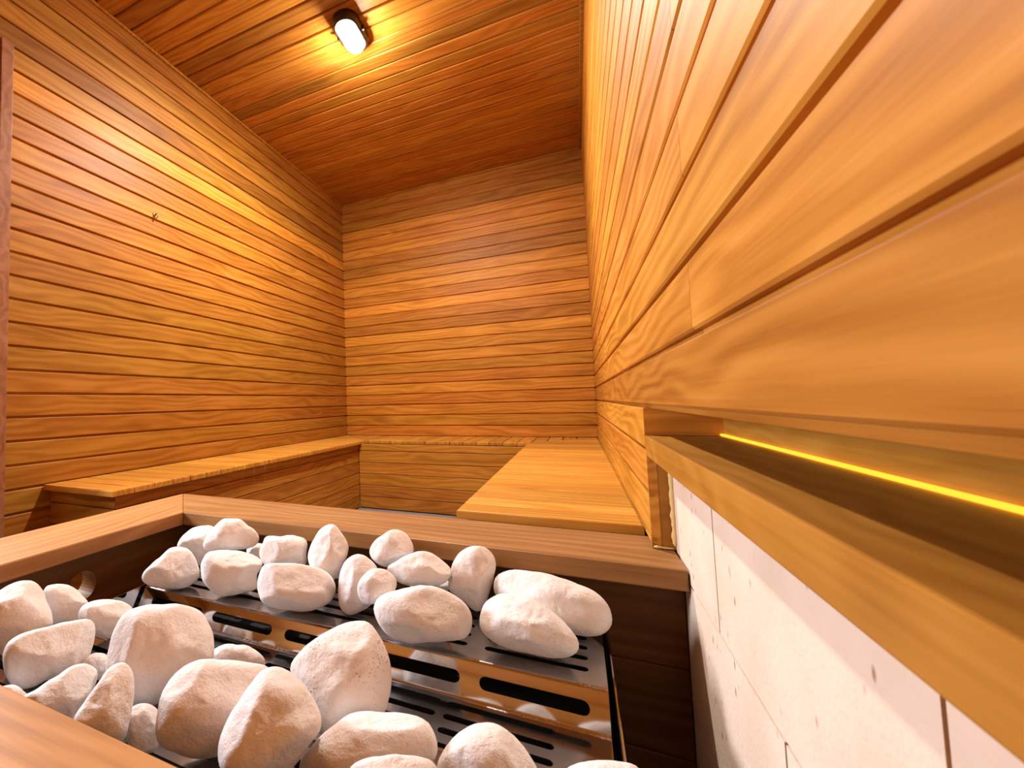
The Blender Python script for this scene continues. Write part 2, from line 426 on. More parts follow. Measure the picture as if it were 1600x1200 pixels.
hall = link('wall_hall', box_mesh('wall_hall', -2.66, -2.60, -1.2, 2.4, 0, 2.6, plain('grey_hall_plaster', (0.30, 0.28, 0.27), 0.8)), kind='structure')

# ------------------------------------------------------------------ block masonry and ledge on the right
back_m = link('mortar', box_mesh('mortar', 0.1620, 0.2615, YF - D, 1.054, 0.0, FL - 0.1135, MORTAR), wall_right)
j = 0.0040
courses = [(-0.517, -0.310, 0.541), (-0.310, -0.1135, 0.327), (-0.724, -0.517, 0.327)]
for z0, z1, yj in courses:
    e = [yj + 0.415 * i for i in range(-3, 4)]
    for a, b in zip(e[:-1], e[1:]):
        a, b = max(a, YF), min(b, 1.054)
        if b - a < 0.02: continue
        hz = FL + (z1 if z1 > -0.12 else z1 - j / 2)
        link('block', box_mesh('block', 0.152, 0.200, a + j / 2, b - j / 2, FL + z0 + j / 2, hz, BLOCK), wall_right)
# filler blocks under the last course
link('block', box_mesh('block', 0.152, 0.200, YF, 1.054, 0.0, FL - 0.7255, BLOCK), wall_right)

ledge = link('trim_5', box_mesh('trim_5', -0.735, 0.735, -0.068, 0.068, -0.019, 0.019, LEDGE, 0.002), None, frame((XR + 0.068, (YF + 1.021) / 2 , FL - 0.094), (0, -1, 0), (1, 0, 0)), kind='structure')
ledge.scale = ((1.021 - YF) / 1.47, 1, 1); ledge['seed'] = 7.0; ledge['tone'] = 0.93; ledge['hue'] = 0.5
np_ = plank_mesh(1.022 - YF, 0.0585, LEDGE)
o = link('niche_panel', np_, wall_right, frame((0.2355, (YF + 1.022) / 2, FL - 0.0455), (0, -1, 0), (0, 0, 1))); o['seed'] = 12.0; o['tone'] = 0.95; o['hue'] = 0.5
o = link('niche_end', box_mesh('niche_end', XR + 0.0003, 0.247, 1.0212, 1.033, FL - 0.0745, Z0 - 0.0005, WOOD), wall_right); vary(o, 1.45, 1.5)  # tone raised so the colour stands in for light missing on this end
o = link('end_board', box_mesh('end_board', XR + 0.0005, 0.1515, 1.0125, 1.024, FL - 0.2845, FL - 0.1135, LEDGE), wall_right); vary(o, 0.7, 0.8)

def lumpy(name, pts, r, mat, seed):
    """bead of foam following pts"""
    V, F = [], []; n = 8
    for i, p in enumerate(pts):
        rr = r * (0.75 + 0.6 * noise.noise(Vector((i * 0.45, seed, 0)))) * (0.35 if i in (0, len(pts) - 1) else 1)
        d = (Vector(pts[min(i + 1, len(pts) - 1)]) - Vector(pts[max(i - 1, 0)])).normalized()
        u = d.orthogonal().normalized(); v = d.cross(u)
        for k in range(n):
            t = 2 * math.pi * k / n; V.append(Vector(p) + (u * math.cos(t) + v * math.sin(t)) * rr)
    for i in range(len(pts) - 1):
        for k in range(n): F.append((i * n + k, i * n + (k + 1) % n, (i + 1) * n + (k + 1) % n, (i + 1) * n + k))
    F.append(tuple(range(n))[::-1]); F.append(tuple(range((len(pts) - 1) * n, len(pts) * n)))
    return mesh(name, V, F, mat, True)
link('foam_bead', lumpy('foam_bead', [(0.150, 1.008, FL - 0.2765 + i * 0.0056) for i in range(28)], 0.0060, FOAM, 2.0), wall_right)
link('foam_bead', lumpy('foam_bead', [(0.116 + i * 0.0045, 1.008, FL - 0.2805 + 0.0005 * math.sin(i)) for i in range(8)], 0.0026, FOAM, 5.0), wall_right)

LED = emit('yellow_led_glow', (1.0, 0.45, 0.03), 2.0)
tag(link('led_strip', box_mesh('led_strip', 0.2290, 0.2345, YF, 1.020, FL - 0.0745, FL - 0.0708, LED, 0.001, 1)), 'glowing yellow light strip along the back of the ledge above the block wall', 'light strip')

# ------------------------------------------------------------------ benches
ZT, ZU = FL - 0.266, FL - 0.286               # top and underside of the slats
XI, YI, XJ = -1.374, 2.927, -0.276            # inner edges of the left, back and right bench
LC, RC = (XL, YB), (XR, YB)                   # room corners the mitres run to
def slat(parent, poly, along, tones):
    cx = sum(p[0] for p in poly) / len(poly); cy = sum(p[1] for p in poly) / len(poly)
    if along == 'x': loc = [(p[0] - cx, p[1] - cy) for p in poly]; mw = frame((cx, cy, ZT), (1, 0, 0), (0, 1, 0))
    else: loc = [(p[1] - cy, -(p[0] - cx)) for p in poly]; mw = frame((cx, cy, ZT), (0, 1, 0), (-1, 0, 0))
    vary(link('slat', prism('slat', loc, ZU - ZT, 0, SLATS, 0.0042), parent, parent_inv(parent, mw)), *tones)
def parent_inv(p, mw): return Matrix.Translation(-p.location) @ mw
SP = 0.0835; sg = 0.0034; XW = XL + 0.0015; YW_ = YB - 0.0015; XV = XR - 0.0015
bl = empty('left_bench'.replace('left_', 'sauna_'), (XI, 1.0, 0), 'slatted wooden bench along the hooked wall, its end panel showing beyond the stone heater', 'bench', 'sauna benches')
bb = empty('sauna_bench', (-0.82, YI, 0), 'slatted wooden bench running along the back wall between the two side benches', 'bench', 'sauna benches')
br = empty('sauna_bench', (XJ, 1.2, 0), 'broad brightly lit wooden bench between the heater guard and the ledge wall', 'bench', 'sauna benches')
y = 0.972
while y < YB - 0.01:
    a, b = y + sg / 2, min(y + SP, YW_) - sg / 2
    x1 = XI + rng.uniform(-0.002, 0.002)
    p = clip([(XW, a), (x1, a), (x1, b), (XW, b)], (XI, YI), LC) if b > YI else [(XW, a), (x1, a), (x1, b), (XW, b)]
    if len(p) > 2: slat(bl, p, 'x', (0.9, 1.1))
    y += SP
x = XI - 5 * SP + 0.03
while x < XR - 0.01:
    a, b = max(x, XW) + sg / 2, min(x + SP, XV) - sg / 2
    if b - a > 0.01:
        p = [(a, YI), (b, YI), (b, YW_), (a, YW_)]
        p = clip(p, (LC[0] + 0.0015, LC[1]), (XI + 0.0015, YI)); p = clip(p, (XJ - 0.0015, YI), (RC[0] - 0.0015, RC[1]))
        if len(p) > 2: slat(bb, p, 'y', (0.78, 1.0))
    x += SP
y = 1.101
while y < YB - 0.01:
    a, b = y + sg / 2, min(y + SP, YW_) - sg / 2
    p = [(XJ, a), (XV, a), (XV, b), (XJ, b)]
    if b > YI: p = clip(p, RC, (XJ, YI))
    if len(p) > 2: slat(br, p, 'x', (0.74, 1.22))
    y += SP
# bearers under the slats
for par, b in ((bl, (XL + 0.02, XI - 0.03, 1.03, YB - 0.05, ZU - 0.045, ZU - 0.001)), (bb, (XI + 0.02, XJ - 0.02, YI + 0.07, YB - 0.02, ZU - 0.045, ZU - 0.001)), (br, (XJ + 0.06, XR - 0.004, 1.13, YI, ZU - 0.045, ZU - 0.001))):
    o = link('bearer', box_mesh('bearer', *b, SHADE), par, Matrix.Translation(-par.location))
FP = 0.0786
zs = [ZU - 0.0005 - 0.0495] + [FL - 0.336 - FP * i for i in range(1, 6)]
zs = [ZU - 0.0005] + [FL - 0.336 - FP * i for i in range(0, 6)]
for hi, lo in zip(zs[:-1], zs[1:]):
    lo = max(lo, 0.0); w = hi - lo - 0.004; zc = lo + 0.004 + w / 2
    if w < 0.01: continue
    for par, org, X, ln, tn in ((bl, (XI - 0.024, (1.0012 + 2.870) / 2, zc), (0, 1, 0), 2.870 - 1.0012, (0.72, 0.95)),
                                (bl, ((XW + XI - 0.0255) / 2, 1.0, zc), (1, 0, 0), XI - 0.0255 - XW, (0.80, 0.9)),
                                (bb, ((XI - 0.022 + XJ + 0.022) / 2, 2.873, zc), (1, 0, 0), XJ - XI + 0.044, (0.85, 1.05)),
                                (br, (XJ + 0.024, (1.12 + 2.870) / 2, zc), (0, -1, 0), 2.870 - 1.12, (0.85, 1.05))):
        me = plank_mesh(ln, w, WOOD, 0.004, 0.0016)
        vary(link('panel_board', me, par, parent_inv(par, frame(org, X, (0, 0, 1)))), *tn)

# ------------------------------------------------------------------ ceiling lamp and hook
lx, ly = -0.852, 1.778
lamp = empty('ceiling_lamp', (lx, ly, ZC), 'oval ceiling lamp with dark metal body and bright glass dome', 'lamp')
def stadium(a, r, seg=10):
    P = []
    for i in range(seg + 1):
        t = math.pi * i / seg; P.append((r * math.cos(t), a + r * math.sin(t)))
    for i in range(seg + 1):
        t = math.pi + math.pi * i / seg; P.append((r * math.cos(t), -a + r * math.sin(t)))
    return P
def loft(name, sections, mat, cap0=False, cap1=False):
    n = len(sections[0][0]); V, F = [], []
    for P, z in sections: V += [(x, y, z) for x, y in P]
    for s in range(len(sections) - 1):
        for i in range(n):
            F.append((s * n + i, s * n + (i + 1) % n, (s + 1) * n + (i + 1) % n, (s + 1) * n + i))
    if cap0: F.append(tuple(range(n))[::-1])
    if cap1: F.append(tuple(range((len(sections) - 1) * n, len(sections) * n)))
    me = mesh(name, V, F, mat, True)
    bm = bmesh.new(); bm.from_mesh(me); bmesh.ops.recalc_face_normals(bm, faces=bm.faces); bm.to_mesh(me); bm.free()
    return me
A_, R_ = 0.052, 0.060
link('lamp_base', loft('lamp_base', [(stadium(A_, R_), 0), (stadium(A_, R_), -0.014), (stadium(A_, R_ - 0.003), -0.036), (stadium(A_, R_ - 0.008), -0.042), (stadium(A_, R_ - 0.015), -0.042), (stadium(A_, R_ - 0.016), -0.030), (stadium(A_, R_ - 0.016), -0.006)], LAMPBODY, True, True), lamp)
link('lamp_reflector', loft('lamp_reflector', [(stadium(A_, R_ - 0.0165), -0.030), (stadium(A_, R_ - 0.02), -0.012), (stadium(A_, R_ - 0.03), -0.010)], plain('white_reflector', (0.85, 0.85, 0.87), 0.35), False, True), lamp)
sec = []
for i in range(7):
    t = math.pi / 2 * i / 6.4
    sec.append((stadium(A_ * (0.45 + 0.55 * math.cos(t)), (R_ - 0.0155) * max(math.cos(t), 0.05)), -0.040 - 0.040 * math.sin(t)))
link('glass_dome', loft('glass_dome', sec, thin_glass('lamp_glass', (0.97, 0.97, 0.98), 0.25, 0.02), False, True), lamp)
for s in (-1, 1):
    link('clip', box_mesh('clip', -0.006 + s * 0.063, 0.006 + s * 0.063, -0.006, 0.006, -0.034, -0.012, LAMPBODY, 0.002), lamp)
bm = bmesh.new(); bmesh.ops.create_uvsphere(bm, u_segments=20, v_segments=12, radius=1.0)
for v in bm.verts: v.co = Vector((v.co.x * 0.026, v.co.y * 0.040 + 0.040, v.co.z * 0.024 - 0.045))
me = bpy.data.meshes.new('bulb'); bm.to_mesh(me); bm.free(); me.materials.append(emit('bulb_glow', (1.0, 0.93, 0.85), 40.0))
for p in me.polygons: p.use_smooth = True
link('bulb', me, lamp)

hook = empty('wall_hook', (XL, 1.452, FL + 0.924), 'small brass screw hook in the boards of the wall with the door', 'hook')
def tube(name, pts, r, mat, n=8):
    V, F = [], []
    for i, p in enumerate(pts):
        d = (Vector(pts[min(i + 1, len(pts) - 1)]) - Vector(pts[max(i - 1, 0)])).normalized()
        u = d.cross(Vector((0.3, 0.2, 0.93))).normalized(); v = d.cross(u)
        for k in range(n):
            t = 2 * math.pi * k / n; V.append(Vector(p) + (u * math.cos(t) + v * math.sin(t)) * r)
    for i in range(len(pts) - 1):
        for k in range(n): F.append((i * n + k, i * n + (k + 1) % n, (i + 1) * n + (k + 1) % n, (i + 1) * n + k))
    F.append(tuple(range(n))[::-1]); F.append(tuple(range((len(pts) - 1) * n, len(pts) * n)))
    return mesh(name, V, F, mat, True)
cup = loft('hook_plate', [([(0.010 * math.cos(t * math.pi / 8), 0.010 * math.sin(t * math.pi / 8)) for t in range(16)], 0.0), ([(0.009 * math.cos(t * math.pi / 8), 0.009 * math.sin(t * math.pi / 8)) for t in range(16)], 0.003)], BRASS, True, True)
link('hook_plate', cup, hook, frame((0.0005, 0, 0), (0, 1, 0), (0, 0, 1)))
pts = [(0.003, 0, 0), (0.014, 0, 0)] + [(0.014 + 0.011 * math.sin(t), 0, -0.011 + 0.011 * math.cos(t)) for t in [i * math.pi * 1.5 / 12 for i in range(1, 13)]]
link('hook_wire', tube('hook_wire', pts, 0.0024, BRASS), hook)

# ------------------------------------------------------------------ timber guard round the heater
GX0, GX1, GXR = -1.190, -0.981, 0.1495          # outer and inner edge on the left, right end
GY1, GY0 = 1.098, 0.905                        # outer and inner edge at the back
GT, GB = FL - 0.285, FL - 0.320
FY1, FY0 = 0.270, 0.072                        # inner and outer edge at the front
gd = empty('heater_guard', (-0.5, 0.6, 0), 'dark wooden guard with wide top boards boxed around the stone heater', 'guard')
def cap(poly, along, tone):
    cx = sum(p[0] for p in poly) / len(poly); cy = sum(p[1] for p in poly) / len(poly)
    if along == 'x': loc = [(p[0] - cx, p[1] - cy) for p in poly]; mw = frame((cx, cy, GT), (1, 0, 0), (0, 1, 0))
    else: loc = [(p[1] - cy, -(p[0] - cx)) for p in poly]; mw = frame((cx, cy, GT), (0, 1, 0), (-1, 0, 0))
    o = link('top_board', prism('top_board', loc, GB - GT, 0, GUARD, 0.003, True), gd, parent_inv(gd, mw)); vary(o, tone, tone + 0.03)
e = 0.0006
cap([(GX0 + e, GY1), (GX1 + e, GY0), (GXR, GY0), (GXR, GY1)], 'x', 0.86)
cap([(GX0, FY0), (GX1, FY1), (GX1, GY0), (GX0, GY1)], 'y', 1.04)
cap([(GX0 + e, FY0), (GXR, FY0), (GXR, FY1), (GX1 + e, FY1)], 'x', 1.3)
BH = 0.148
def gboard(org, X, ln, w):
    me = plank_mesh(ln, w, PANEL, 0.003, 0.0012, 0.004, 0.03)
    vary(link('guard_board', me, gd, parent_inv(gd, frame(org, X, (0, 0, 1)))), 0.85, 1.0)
z = GB - 0.0005
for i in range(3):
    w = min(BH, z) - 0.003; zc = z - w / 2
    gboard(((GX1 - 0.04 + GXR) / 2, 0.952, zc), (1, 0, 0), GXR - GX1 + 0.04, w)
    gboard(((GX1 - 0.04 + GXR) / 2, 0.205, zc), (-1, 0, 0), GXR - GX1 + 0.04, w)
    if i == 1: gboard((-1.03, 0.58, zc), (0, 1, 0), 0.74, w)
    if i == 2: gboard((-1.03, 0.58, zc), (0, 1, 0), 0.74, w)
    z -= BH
# upper left board carries the round vent hole
hz = FL - 0.400; hy = 0.657
bw = BH - 0.003; zc = GB - 0.0005 - bw / 2
outer = [(-0.37, -bw / 2), (0.37, -bw / 2), (0.37, bw / 2), (-0.37, bw / 2)]
hole = [(hy - 0.58 + 0.033 * math.cos(t * math.pi / 16), hz - zc + 0.033 * math.sin(t * math.pi / 16)) for t in range(32)]
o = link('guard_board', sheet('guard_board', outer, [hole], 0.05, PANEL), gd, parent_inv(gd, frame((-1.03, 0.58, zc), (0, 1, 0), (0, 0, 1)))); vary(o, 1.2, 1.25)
o.data.materials.append(GUARD)                  # hole rim takes the lighter wood of the top boards
for p_ in list(o.data.polygons)[-32:]: p_.material_index = 1
# corner posts
for px, py in ((GX1 - 0.10, 0.965), (GX1 - 0.10, 0.175), (GXR - 0.05, 0.995), (GXR - 0.05, 0.13)):
    vary(link('guard_post', box_mesh('guard_post', px, px + 0.045, py, py + 0.045, 0, GB - 0.001, GUARD, 0.002), gd, Matrix.Translation(-gd.location)), 0.8, 0.9)

# ------------------------------------------------------------------ heater
HX0, HX1 = -0.876, 0.0195
ZS, ZR = FL - 0.3915, FL - 0.4375              # shelf and tray level
YA, YBf = 0.703, 0.678                        # back fold: shelf edge, tray edge
YC, YD = 0.540, 0.515                         # front fold: tray edge, shelf edge
YE, YG = 0.905, 0.300                         # back and front edge
ht = empty('sauna_heater', (-0.43, 0.6, 0), 'polished steel sauna heater with slotted stepped grates under white stones', 'heater')
I = Matrix.Translation(-ht.location)
t_ = 0.0015
cols = [(-0.076 - 0.1735 * i) for i in range(5)]
tcols = [(-0.117 - 0.1535 * i) for i in range(5)]
def rect(x0, x1, y0, y1): return [(x0, y0), (x1, y0), (x1, y1), (x0, y1)]
rr, TH = 0.007, math.radians(61.5)
tt = rr * math.tan(TH / 2)
def part(name, me, mw): return link(name, me, ht, I @ mw)
flat = lambda z: frame((0, 0, z), (1, 0, 0), (0, 1, 0))
part('back_shelf', sheet('back_shelf', rect(HX0, HX1, YA + tt, YE), [slot(c, yy, 0.146, 0.0125) for c in cols for yy in (0.744, 0.775, 0.806, 0.837, 0.868)], t_, STEELD), flat(ZS))
part('front_shelf', sheet('front_shelf', rect(HX0, HX1, YG, YD - tt), [slot(c, yy, 0.146, 0.0125) for c in cols for yy in (0.335, 0.366, 0.397, 0.428, 0.459, 0.488)], t_, STEELD), flat(ZS))
part('centre_tray', sheet('centre_tray', rect(HX0, HX1, YC + tt, YBf - tt), [slot(c, yy, 0.142, 0.0115) for c in tcols for yy in (0.661, 0.633, 0.605, 0.577, 0.552)], t_, STEELD), flat(ZR))
s, c_ = math.sin(TH), math.cos(TH)
LF = (ZS - ZR) / s
part('back_step', sheet('back_step', rect(HX0, HX1, tt, LF - tt), [slot(cc, LF * 0.50, 0.145, 0.0175) for cc in cols], t_, STEEL), frame((0, YA - LF * c_ - 0.0, ZR), (1, 0, 0), (0, c_, s)))
part('front_step', sheet('front_step', rect(HX0, HX1, tt, LF - tt), [slot(cc, LF * 0.50, 0.145, 0.0175) for cc in cols], t_, STEEL), frame((0, YD + LF * c_, ZR), (1, 0, 0), (0, -c_, s)))
YBf2, YC2 = YA - LF * c_, YD + LF * c_
def bend(name, y0, z0, a0, a1):
    """rounded fold of the sheet: arc about (y0, z0)"""
    P = [(y0 + rr * math.cos(a0 + (a1 - a0) * i / 6), z0 + rr * math.sin(a0 + (a1 - a0) * i / 6)) for i in range(7)]
    V = [(x, y, z) for x in (HX0, HX1) for y, z in P]
    me = mesh(name, V, [(i, i + 1, i + 8, i + 7) for i in range(6)], STEELF, True)
    part(name, me, Matrix.Identity(4))
bend('fold', YA + tt, ZS - rr, math.pi / 2, math.pi / 2 + TH)
bend('fold', YD - tt, ZS - rr, math.pi / 2, math.pi / 2 - TH)
bend('fold', YBf2 - tt, ZR + rr, -math.pi / 2, -math.pi / 2 + TH)
bend('fold', YC2 + tt, ZR + rr, -math.pi / 2, -math.pi / 2 - TH)
part('side_plate', box_mesh('side_plate', 0.0262, 0.0295, YG - 0.004, YE + 0.004, FL - 0.66, ZS + 0.0005, STEEL, 0.0008, 1), Matrix.Identity(4))
part('side_plate', box_mesh('side_plate', HX0 - 0.0105, HX0 - 0.0072, YG - 0.004, YE + 0.004, FL - 0.66, ZS + 0.0005, STEEL, 0.0008, 1), Matrix.Identity(4))
part('back_plate', box_mesh('back_plate', HX0 - 0.007, 0.026, YE + 0.0005, YE + 0.003, FL - 0.66, ZS - 0.001, STEEL), Matrix.Identity(4))
part('front_plate', box_mesh('front_plate', HX0 - 0.007, 0.026, YG - 0.003, YG - 0.0005, FL - 0.66, ZS - 0.001, STEEL), Matrix.Identity(4))
part('inner_box', box_mesh('inner_box', HX0 - 0.006, 0.0255, YG + 0.002, YE - 0.002, FL - 0.66, FL - 0.475, BLACK), Matrix.Identity(4))
for px in (HX0 + 0.06, HX1 - 0.06):
    for py in (YG + 0.06, YE - 0.06):
        part('leg', box_mesh('leg', px - 0.02, px + 0.02, py - 0.02, py + 0.02, 0, FL - 0.66, BLACK, 0.002), Matrix.Identity(4))

# ------------------------------------------------------------------ stones
# key -> (label, speckle)
INFO = {
 'B1': ('round white stone half hidden in the corner of the guard behind the sloping flat one', 0.1),
 'B2': ('ridged white stone perched highest in the cluster at the guard corner', 0.1),
 'B3': ('flat sloping white stone at the corner of the back shelf beside the bare side plate', 0.2),
 'B4': ('blunt white stone with a tan face, second along the front of the back shelf', 0.5),
 'B5': ('small white stone peeking out between the ridged stone and the squarish stone', 0.1),
 'B6': ('squarish flat topped white stone leaning against the back of the row', 0.1),
 'B7': ('pointed upright white stone standing behind the big egg shaped one', 0.1),
 'B8': ('big egg shaped white stone overhanging the shelf fold, third along the front', 0.1),
 'B9': ('hunched upright white stone with a small pointed stone leaning on it', 0.2),
 'B9b': ('small pointed white stone leaning on the hunched upright stone', 0.2),
 'B10': ('blocky white stone raised highest at the middle of the back row', 0.1),
 'B11': ('wide faceted white stone between the raised blocky stone and the tall rounded one', 0.2),
 'B11b': ('mostly hidden white stone showing beneath the wide faceted one', 0.1),
 'B12': ('tall rounded white stone standing on end in the back row', 0.1),
 'B13': ('broad white stone with a rough pitted face in front of the tall rounded one', 0.6),
 'B14': ('oval white stone with a hollowed flank lying on the open slots near the steel rim', 0.5),
 'B15': ('long smooth white stone ending the back row beside the block wall', 0.2),
 'B16': ('tiny white stone glimpsed between the pointed stone and the hunched one', 0.1),
 'F1': ('tall white stone cut by the photo edge, nearest the guard hole', 0.2),
 'F2': ('rounded white stone directly below the guard hole', 0.2),
 'F3': ('round white stone between the guard hole and the largest stone of the near pile', 0.2),
 'F4': ('lying white stone with a crumpled top before the tall stone at the photo edge', 0.3),
 'F5': ('largest white stone of the near pile, a broad tan face below its smooth top', 0.35),
 'F6': ('smooth bright white stone sloping down behind the near guard board', 0.0),
 'F7': ('narrow upright white stone with a crinkled tan edge near the near guard board', 0.3),
 'F8': ('low white stone just showing behind the near pile at the edge of the tray', 0.1),
 'F9': ('big rounded white stone with creased top between the largest and the leaning oval one', 0.3),
 'F10': ('oval white stone leaning on end in the middle of the near pile', 0.2),
 'F11': ('wedge shaped white stone with dark speckles standing over the tray', 1.0),
 'F12': ('wide low white stone, half shaded, in front of the speckled wedge stone', 0.3),
 'F13': ('white stone whose top just shows at the bottom edge before the wide low one', 0.1),
 'F14': ('dome shaped white stone covering the tray slots at the bottom edge', 0.2),
 'F15': ('white stone whose top just shows at the bottom edge beside the steel rim', 0.1),
 'F16': ('smooth shaded white stone low in the gap beside the narrow upright one', 0.1),
 'F17': ('tiny white stone low between the crumpled stone and the largest one', 0.1),
 'F18': ('small white stone under the lying crumpled one at the near guard board', 0.1),
}
